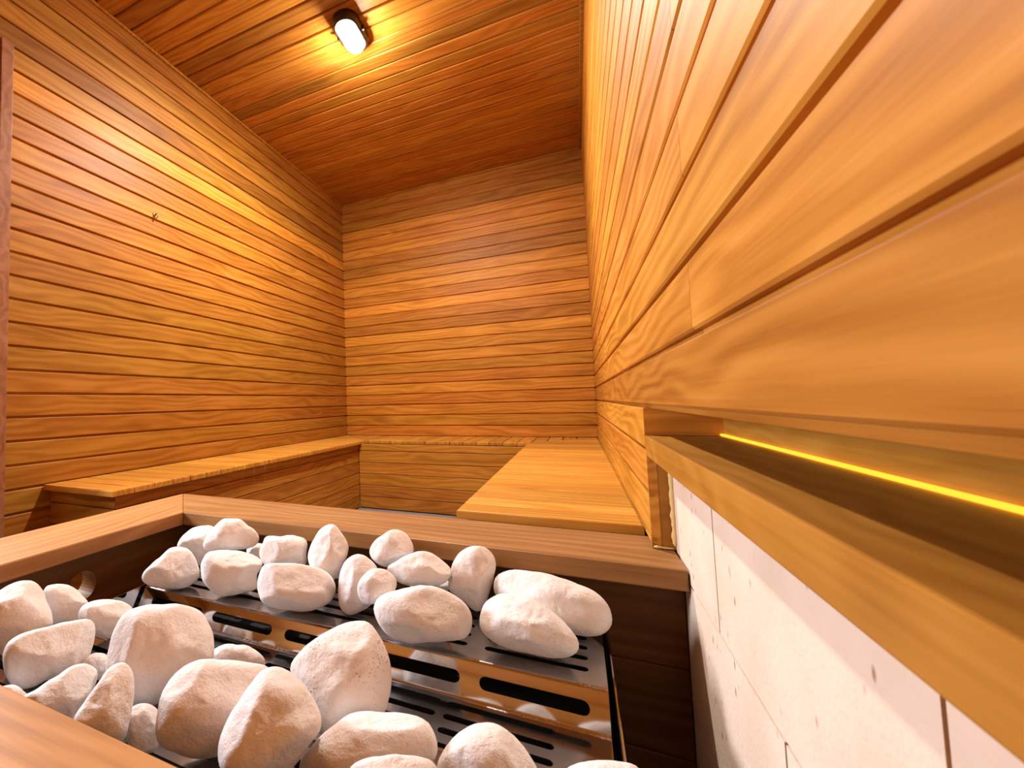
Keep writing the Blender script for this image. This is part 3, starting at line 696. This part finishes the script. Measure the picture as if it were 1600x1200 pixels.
STONES = [
    ('B1',(-0.8489,0.8398,0.3935),(0.7364,0.5562,0.2321,0.3073),0.0349,[(-0.0554,0.0013),(-0.0498,0.0198),(-0.0337,0.0345),(-0.0113,0.0441),(0.0115,0.0447),(0.0329,0.0378),(0.0465,0.0194),(0.0475,-0.0111),(0.0349,-0.0350),(0.0107,-0.0524),(-0.0070,-0.0471),(-0.0261,-0.0272),(-0.0437,-0.0133)]),
    ('B2',(-0.7362,0.8200,0.4318),(0.7423,0.5666,0.2171,0.2843),0.0340,[(-0.0617,-0.0093),(-0.0493,0.0117),(-0.0338,0.0272),(-0.0180,0.0400),(0.0022,0.0396),(0.0212,0.0365),(0.0386,0.0204),(0.0546,0.0088),(0.0645,-0.0065),(0.0626,-0.0206),(0.0434,-0.0299),(0.0144,-0.0311),(-0.0239,-0.0256),(-0.0491,-0.0285),(-0.0588,-0.0274)]),
    ('B3',(-0.8018,0.7110,0.3827),(0.7383,0.5354,0.2408,0.3321),0.0346,[(-0.0618,-0.0050),(-0.0571,0.0055),(-0.0436,0.0175),(-0.0235,0.0314),(-0.0042,0.0458),(0.0115,0.0463),(0.0287,0.0400),(0.0406,0.0263),(0.0496,0.0063),(0.0547,-0.0089),(0.0544,-0.0206),(0.0463,-0.0310),(0.0252,-0.0391),(0.0022,-0.0379),(-0.0268,-0.0294),(-0.0517,-0.0204),(-0.0604,-0.0127)]),
    ('B4',(-0.6640,0.7378,0.3897),(0.7604,0.5416,0.2079,0.2918),0.0391,[(-0.0601,0.0178),(-0.0552,0.0309),(-0.0439,0.0434),(-0.0273,0.0454),(0.0027,0.0422),(0.0316,0.0379),(0.0528,0.0279),(0.0658,0.0150),(0.0626,0.0001),(0.0528,-0.0150),(0.0508,-0.0393),(0.0248,-0.0433),(-0.0070,-0.0453),(-0.0296,-0.0400),(-0.0433,-0.0276),(-0.0547,-0.0107),(-0.0587,0.0067)]),
    ('B5',(-0.7082,0.8800,0.3807),(0.7597,0.5589,0.1970,0.2677),0.0166,[(-0.0268,0.0036),(-0.0147,0.0170),(0.0005,0.0201),(0.0172,0.0157),(0.0245,0.0019),(0.0181,-0.0149),(0.0029,-0.0220),(-0.0150,-0.0146)]),
    ('B6',(-0.6014,0.8400,0.4029),(0.7689,0.5615,0.1803,0.2469),0.0349,[(-0.0540,0.0025),(-0.0457,0.0259),(-0.0414,0.0391),(-0.0344,0.0414),(-0.0074,0.0368),(0.0313,0.0341),(0.0484,0.0274),(0.0538,0.0148),(0.0503,-0.0025),(0.0481,-0.0237),(0.0293,-0.0380),(-0.0057,-0.0417),(-0.0333,-0.0305),(-0.0498,-0.0110)]),
    ('B7',(-0.4878,0.8400,0.4187),(0.7808,0.5680,0.1530,0.2103),0.0347,[(-0.0440,-0.0075),(-0.0398,0.0126),(-0.0273,0.0352),(-0.0119,0.0528),(0.0048,0.0587),(0.0186,0.0542),(0.0279,0.0420),(0.0397,0.0258),(0.0447,0.0114),(0.0413,-0.0050),(0.0311,-0.0246),(0.0183,-0.0462),(0.0007,-0.0588),(-0.0191,-0.0493),(-0.0387,-0.0239)]),
    ('B8',(-0.4975,0.7291,0.3872),(0.7893,0.5385,0.1662,0.2436),0.0423,[(-0.0719,0.0142),(-0.0685,0.0262),(-0.0615,0.0415),(-0.0518,0.0454),(-0.0274,0.0449),(0.0094,0.0412),(0.0341,0.0348),(0.0561,0.0252),(0.0716,0.0116),(0.0794,-0.0048),(0.0773,-0.0191),(0.0645,-0.0312),(0.0423,-0.0403),(0.0147,-0.0434),(-0.0137,-0.0401),(-0.0431,-0.0325),(-0.0596,-0.0237),(-0.0680,-0.0080)]),
    ('B9',(-0.3869,0.7738,0.3920),(0.8045,0.5477,0.1293,0.1899),0.0332,[(-0.0367,-0.0062),(-0.0340,0.0168),(-0.0240,0.0402),(-0.0064,0.0524),(0.0110,0.0543),(0.0280,0.0447),(0.0384,0.0307),(0.0367,-0.0080),(0.0295,-0.0336),(0.0066,-0.0446),(-0.0148,-0.0514),(-0.0265,-0.0490),(-0.0346,-0.0384),(-0.0357,-0.0246)]),
    ('B9b',(-0.3291,0.7321,0.4132),(0.8093,0.5487,0.1176,0.1735),0.0225,[(-0.0316,-0.0177),(-0.0325,0.0004),(-0.0221,0.0178),(-0.0083,0.0270),(0.0121,0.0278),(0.0309,0.0172),(0.0372,0.0079),(0.0320,-0.0072),(0.0182,-0.0181),(-0.0053,-0.0268),(-0.0284,-0.0256)]),
    ('B10',(-0.3529,0.8660,0.4357),(0.7921,0.5793,0.1135,0.1552),0.0277,[(-0.0456,-0.0036),(-0.0388,0.0087),(-0.0174,0.0260),(0.0014,0.0359),(0.0146,0.0358),(0.0314,0.0283),(0.0412,0.0134),(0.0441,-0.0061),(0.0307,-0.0170),(0.0084,-0.0290),(-0.0099,-0.0361),(-0.0278,-0.0290),(-0.0419,-0.0170)]),
    ('B11',(-0.2749,0.8170,0.4199),(0.8082,0.5663,0.0927,0.1323),0.0303,[(-0.0656,0.0015),(-0.0461,0.0130),(-0.0205,0.0270),(0.0049,0.0331),(0.0215,0.0301),(0.0411,0.0193),(0.0555,0.0053),(0.0558,-0.0077),(0.0460,-0.0187),(0.0224,-0.0268),(-0.0020,-0.0264),(-0.0220,-0.0280),(-0.0431,-0.0210)]),
    ('B11b',(-0.2718,0.8600,0.3783),(0.8168,0.5565,0.0858,0.1260),0.0219,[(-0.0398,-0.0032),(-0.0270,0.0144),(0.0007,0.0244),(0.0251,0.0183),(0.0377,0.0028),(0.0359,-0.0085),(0.0209,-0.0179),(-0.0059,-0.0210),(-0.0302,-0.0175)]),
    ('B12',(-0.1880,0.8585,0.4061),(0.8164,0.5674,0.0614,0.0883),0.0342,[(-0.0452,-0.0236),(-0.0424,-0.0005),(-0.0359,0.0233),(-0.0211,0.0422),(0.0007,0.0525),(0.0218,0.0524),(0.0363,0.0429),(0.0423,0.0277),(0.0387,0.0045),(0.0293,-0.0218),(0.0202,-0.0444),(0.0096,-0.0566),(-0.0005,-0.0574),(-0.0158,-0.0439),(-0.0350,-0.0326)]),
    ('B13',(-0.2367,0.7110,0.3892),(0.8309,0.5329,0.0864,0.1347),0.0422,[(-0.0815,0.0035),(-0.0795,0.0167),(-0.0669,0.0285),(-0.0446,0.0349),(-0.0222,0.0413),(0.0031,0.0439),(0.0290,0.0399),(0.0500,0.0311),(0.0664,0.0195),(0.0783,0.0062),(0.0809,-0.0098),(0.0739,-0.0223),(0.0595,-0.0307),(0.0319,-0.0336),(-0.0000,-0.0375),(-0.0311,-0.0388),(-0.0523,-0.0353),(-0.0708,-0.0182)]),
    ('B14',(-0.0857,0.7526,0.3822),(0.8413,0.5375,0.0305,0.0478),0.0389,[(-0.0717,-0.0062),(-0.0696,0.0132),(-0.0605,0.0291),(-0.0434,0.0422),(-0.0227,0.0454),(0.0013,0.0443),(0.0232,0.0340),(0.0450,0.0207),(0.0590,0.0078),(0.0699,-0.0059),(0.0732,-0.0169),(0.0654,-0.0278),(0.0468,-0.0345),(0.0223,-0.0372),(-0.0026,-0.0358),(-0.0319,-0.0315),(-0.0544,-0.0242),(-0.0678,-0.0146)]),
    ('B15',(-0.0503,0.8434,0.3899),(0.8292,0.5582,0.0166,0.0247),0.0459,[(-0.1019,0.0071),(-0.0986,0.0264),(-0.0809,0.0380),(-0.0580,0.0437),(-0.0284,0.0429),(0.0073,0.0398),(0.0374,0.0314),(0.0635,0.0230),(0.0791,0.0097),(0.0846,-0.0090),(0.0821,-0.0258),(0.0684,-0.0387),(0.0489,-0.0436),(0.0322,-0.0444),(-0.0008,-0.0383),(-0.0522,-0.0218),(-0.0932,-0.0104)]),
    ('B16',(-0.4804,0.8743,0.3727),(0.7927,0.5566,0.1429,0.2035),0.0131,[(-0.0181,0.0010),(-0.0109,0.0136),(0.0019,0.0183),(0.0143,0.0127),(0.0181,-0.0016),(0.0093,-0.0153),(-0.0046,-0.0173),(-0.0155,-0.0106)]),
    ('F1',(-0.8092,0.4103,0.4102),(0.6962,0.4913,0.3017,0.4276),0.0353,[(-0.0207,0.0458),(-0.0088,0.0533),(0.0094,0.0548),(0.0256,0.0469),(0.0351,0.0318),(0.0403,0.0119),(0.0471,-0.0150),(0.0488,-0.0269),(0.0352,-0.0341),(0.0170,-0.0469),(-0.0067,-0.0528),(-0.0222,-0.0435),(-0.0380,-0.0212),(-0.0430,0.0157),(-0.0345,0.0362)]),
    ('F2',(-0.8349,0.5000,0.3897),(0.7102,0.5026,0.2848,0.4025),0.0242,[(-0.0307,0.0332),(-0.0205,0.0362),(-0.0023,0.0332),(0.0154,0.0228),(0.0283,0.0069),(0.0372,-0.0070),(0.0332,-0.0199),(0.0214,-0.0305),(0.0014,-0.0335),(-0.0146,-0.0294),(-0.0232,-0.0130),(-0.0293,0.0110)]),
    ('F3',(-0.7418,0.5167,0.3760),(0.7329,0.4986,0.2603,0.3827),0.0265,[(-0.0432,0.0092),(-0.0389,0.0229),(-0.0270,0.0313),(-0.0059,0.0328),(0.0168,0.0239),(0.0388,0.0078),(0.0426,-0.0094),(0.0364,-0.0251),(0.0225,-0.0327),(0.0052,-0.0333),(-0.0138,-0.0248),(-0.0289,-0.0116)]),
    ('F4',(-0.7063,0.4034,0.3815),(0.7227,0.4750,0.2757,0.4195),0.0350,[(-0.0547,0.0111),(-0.0523,0.0224),(-0.0418,0.0316),(-0.0256,0.0346),(-0.0025,0.0351),(0.0248,0.0339),(0.0498,0.0308),(0.0617,0.0222),(0.0640,0.0081),(0.0585,-0.0097),(0.0490,-0.0266),(0.0271,-0.0332),(-0.0015,-0.0339),(-0.0207,-0.0379),(-0.0373,-0.0333),(-0.0462,-0.0220),(-0.0510,-0.0089)]),
    ('F5',(-0.5285,0.4406,0.4011),(0.7670,0.4816,0.2255,0.3592),0.0468,[(-0.0643,0.0011),(-0.0612,0.0143),(-0.0575,0.0306),(-0.0513,0.0463),(-0.0399,0.0559),(-0.0192,0.0608),(0.0089,0.0588),(0.0378,0.0518),(0.0567,0.0423),(0.0692,0.0257),(0.0772,0.0084),(0.0771,-0.0093),(0.0701,-0.0266),(0.0445,-0.0360),(0.0240,-0.0495),(0.0006,-0.0579),(-0.0278,-0.0578),(-0.0441,-0.0470),(-0.0574,-0.0231)]),
    ('F6',(-0.5876,0.3465,0.3773),(0.7425,0.4502,0.2572,0.4241),0.0260,[(-0.0420,0.0112),(-0.0230,0.0195),(-0.0011,0.0277),(0.0139,0.0338),(0.0271,0.0327),(0.0378,0.0266),(0.0441,0.0167),(0.0403,0.0064),(0.0324,-0.0065),(0.0220,-0.0180),(0.0140,-0.0304),(-0.0065,-0.0359),(-0.0317,-0.0177)]),
    ('F7',(-0.4860,0.3411,0.4005),(0.7655,0.4487,0.2332,0.3979),0.0231,[(-0.0333,-0.0045),(-0.0238,0.0113),(-0.0099,0.0263),(-0.0004,0.0376),(0.0095,0.0415),(0.0181,0.0386),(0.0234,0.0313),(0.0259,0.0164),(0.0249,-0.0027),(0.0208,-0.0196),(0.0162,-0.0334),(0.0069,-0.0368),(-0.0114,-0.0282),(-0.0265,-0.0168)]),
    ('F8',(-0.5137,0.5800,0.3278),(0.7998,0.4843,0.1836,0.3033),0.0186,[(-0.0448,0.0006),(-0.0344,0.0158),(-0.0225,0.0203),(0.0026,0.0176),(0.0279,0.0094),(0.0438,-0.0047),(0.0486,-0.0143),(0.0341,-0.0183),(-0.0077,-0.0145),(-0.0389,-0.0063)]),
    ('F9',(-0.3900,0.3984,0.3939),(0.8071,0.4538,0.1851,0.3293),0.0384,[(-0.0565,-0.0159),(-0.0555,0.0007),(-0.0519,0.0199),(-0.0457,0.0321),(-0.0337,0.0418),(-0.0125,0.0465),(0.0151,0.0430),(0.0454,0.0351),(0.0642,0.0291),(0.0714,0.0232),(0.0659,0.0015),(0.0461,-0.0192),(0.0276,-0.0387),(0.0084,-0.0458),(-0.0126,-0.0435),(-0.0340,-0.0358),(-0.0503,-0.0260)]),
    ('F10',(-0.2933,0.3816,0.4080),(0.8361,0.4443,0.1510,0.2842),0.0345,[(-0.0496,-0.0179),(-0.0491,-0.0034),(-0.0443,0.0110),(-0.0328,0.0254),(-0.0207,0.0381),(-0.0081,0.0491),(0.0069,0.0532),(0.0171,0.0514),(0.0272,0.0449),(0.0394,0.0308),(0.0487,0.0189),(0.0551,0.0061),(0.0525,-0.0079),(0.0407,-0.0175),(0.0291,-0.0302),(0.0163,-0.0389),(-0.0080,-0.0414),(-0.0377,-0.0349)]),
    ('F11',(-0.2733,0.5031,0.3964),(0.8413,0.4813,0.1223,0.2138),0.0424,[(-0.0708,0.0152),(-0.0577,0.0282),(-0.0401,0.0387),(-0.0229,0.0480),(-0.0087,0.0554),(0.0072,0.0599),(0.0224,0.0608),(0.0332,0.0589),(0.0426,0.0483),(0.0528,0.0301),(0.0599,0.0085),(0.0585,-0.0079),(0.0523,-0.0255),(0.0467,-0.0376),(0.0272,-0.0459),(0.0044,-0.0509),(-0.0181,-0.0558),(-0.0330,-0.0493),(-0.0446,-0.0246),(-0.0622,-0.0017)]),
    ('F12',(-0.2065,0.4317,0.3780),(0.8711,0.4384,0.0994,0.1976),0.0347,[(-0.0794,-0.0118),(-0.0640,0.0004),(-0.0494,0.0145),(-0.0348,0.0228),(-0.0199,0.0307),(-0.0027,0.0349),(0.0164,0.0335),(0.0415,0.0315),(0.0560,0.0275),(0.0639,0.0200),(0.0696,0.0069),(0.0692,-0.0012),(0.0644,-0.0085),(0.0452,-0.0203),(0.0131,-0.0270),(-0.0246,-0.0289),(-0.0626,-0.0239)]),
    ('F13',(-0.1548,0.3734,0.4114),(0.8834,0.4260,0.0848,0.1758),0.0196,[(-0.0430,0.0015),(-0.0348,0.0092),(-0.0236,0.0128),(-0.0095,0.0144),(0.0073,0.0148),(0.0213,0.0142),(0.0322,0.0118),(0.0410,0.0066),(0.0418,-0.0008),(0.0274,-0.0110),(-0.0048,-0.0157),(-0.0344,-0.0105)]),
    ('F14',(-0.0929,0.4574,0.3770),(0.8917,0.4414,0.0444,0.0897),0.0296,[(-0.0487,-0.0018),(-0.0445,0.0101),(-0.0351,0.0213),(-0.0185,0.0317),(-0.0026,0.0368),(0.0128,0.0367),(0.0275,0.0305),(0.0394,0.0199),(0.0469,0.0101),(0.0483,-0.0020),(0.0394,-0.0164),(0.0135,-0.0288),(-0.0206,-0.0318),(-0.0411,-0.0239),(-0.0485,-0.0136)]),
    ('F15',(0.0046,0.4600,0.3979),(0.8913,0.4534,-0.0022,-0.0044),0.0169,[(-0.0288,0.0007),(-0.0208,0.0069),(-0.0130,0.0108),(-0.0062,0.0135),(0.0025,0.0158),(0.0134,0.0178),(0.0208,0.0189),(0.0282,0.0174),(0.0305,0.0074),(0.0223,-0.0052),(-0.0020,-0.0163),(-0.0242,-0.0185),(-0.0327,-0.0101)]),
    ('F16',(-0.4650,0.3707,0.3650),(0.7870,0.4385,0.2112,0.3791),0.0081,[(-0.0206,0.0155),(-0.0129,0.0246),(0.0007,0.0242),(0.0138,0.0164),(0.0198,0.0024),(0.0195,-0.0133),(0.0113,-0.0252),(-0.0057,-0.0226),(-0.0176,-0.0055)]),
    ('F17',(-0.6434,0.4353,0.3608),(0.7474,0.4707,0.2498,0.3967),0.0128,[(-0.0188,0.0054),(-0.0110,0.0163),(0.0037,0.0157),(0.0153,0.0044),(0.0177,-0.0111),(0.0055,-0.0173),(-0.0090,-0.0117)]),
    ('F18',(-0.6801,0.3389,0.3598),(0.7217,0.4496,0.2783,0.4467),0.0129,[(-0.0191,0.0057),(-0.0130,0.0156),(0.0002,0.0168),(0.0138,0.0061),(0.0207,-0.0066),(0.0140,-0.0157),(-0.0025,-0.0145),(-0.0143,-0.0066)]),
]
def stone_mesh(key, loc, thick, seed, nn=72, kk=32):
    """rounded pebble: smooth plan outline, rounded depth, a few soft facets and surface noise"""
    r_ = random.Random(seed)
    ang = sorted((math.atan2(y, x), math.hypot(x, y)) for x, y in loc)
    ext = [(a - 2 * math.pi, r) for a, r in ang] + ang + [(a + 2 * math.pi, r) for a, r in ang]
    def rad(t):
        for i in range(1, len(ext) - 2):
            if ext[i][0] <= t <= ext[i + 1][0]:
                (a0, r0), (a1, r1), (a2, r2), (a3, r3) = ext[i - 1:i + 3]
                h = max(a2 - a1, 1e-6); u = (t - a1) / h
                m1 = (r2 - r0) / max(a2 - a0, 1e-6) * h; m2 = (r3 - r1) / max(a3 - a1, 1e-6) * h
                return ((2 * u ** 3 - 3 * u ** 2 + 1) * r1 + (u ** 3 - 2 * u ** 2 + u) * m1 + (-2 * u ** 3 + 3 * u ** 2) * r2 + (u ** 3 - u ** 2) * m2)
        return ext[len(ang)][1]
    R = [rad(-math.pi + 2 * math.pi * i / nn) for i in range(nn)]
    R = [(R[i - 1] + 2 * R[i] + R[(i + 1) % nn]) / 4 for i in range(nn)]
    rm = sum(R) / nn
    V = []
    for k in range(1, kk):
        ph = -math.pi / 2 + math.pi * k / kk
        rho = math.cos(ph) ** 0.72; zz = thick * math.copysign(abs(math.sin(ph)) ** 0.92, ph)
        for i in range(nn):
            t = -math.pi + 2 * math.pi * i / nn
            V.append(Vector((R[i] * rho * math.cos(t), R[i] * rho * math.sin(t), zz)))
    V.append(Vector((0, 0, -thick))); V.append(Vector((0, 0, thick)))
    # soft facets on the depth of the stone
    planes = []
    for i in range(6):
        a = r_.uniform(0, 2 * math.pi); el = r_.uniform(0.25, 1.1)
        n = Vector((math.cos(a) * math.cos(el), math.sin(a) * math.cos(el), math.sin(el) * (1 if i < 5 else -1)))
        sup = max(v.dot(n) for v in V); planes.append((n, sup * r_.uniform(0.70, 0.88), sup * 0.055))
    so = Vector((seed * 3.1, seed * 1.7, seed))
    for v in V:
        edge = 1 - min(1.0, abs(v.z) / thick)             # 1 at the outline
        for n, d, soft in planes:
            e = v.dot(n) - d
            if e > -soft:
                cut = e if e > soft else (e + soft) ** 2 / (4 * soft)
                v -= n * (cut * (1 - 0.75 * edge))
        p = v / rm
        dn = 0.06 * noise.noise(p * 1.5 + so) + 0.03 * noise.noise(p * 3.6 + so) + 0.014 * noise.noise(p * 8 + so)
        v += v.normalized() * (dn * rm * (1 - 0.6 * edge))
    F = []
    for k in range(kk - 2):
        for i in range(nn):
            j2 = (i + 1) % nn; F.append((k * nn + i, k * nn + j2, (k + 1) * nn + j2, (k + 1) * nn + i))
    s0, s1 = (kk - 1) * nn, (kk - 1) * nn + 1
    for i in range(nn):
        j2 = (i + 1) % nn; F.append((s0, j2, i)); F.append((s1, (kk - 2) * nn + i, (kk - 2) * nn + j2))
    return mesh('sauna_stone', V, F, STONE, True)
for n_, (key, P, q, th, loc) in enumerate(STONES):
    me = stone_mesh(key, loc, th, n_ + 1)
    mw = Matrix.Translation(P) @ Quaternion(q).to_matrix().to_4x4(); mi = mw.inverted()
    for v in me.vertices:                                  # a stone sits flat on the grate it touches
        w = mw @ v.co
        if HX0 - 0.012 < w.x < 0.031:
            lim = ZR if YC - 0.01 < w.y < YBf + 0.01 else (ZS if (YG - 0.005 < w.y < YD + 0.004 or w.y > YA - 0.004) else (ZS + ZR) / 2 + 0.012)
            if w.z < lim + 0.0012: w.z = lim + 0.0012; v.co = mi @ w
    me.update()
    o = link('sauna_stone', me, None, Matrix.Translation(P) @ Quaternion(q).to_matrix().to_4x4())
    tag(o, INFO[key][0], 'stone', 'white stones on the sauna heater'); o['seed'] = n_ * 1.37; o['speckle'] = INFO[key][1]
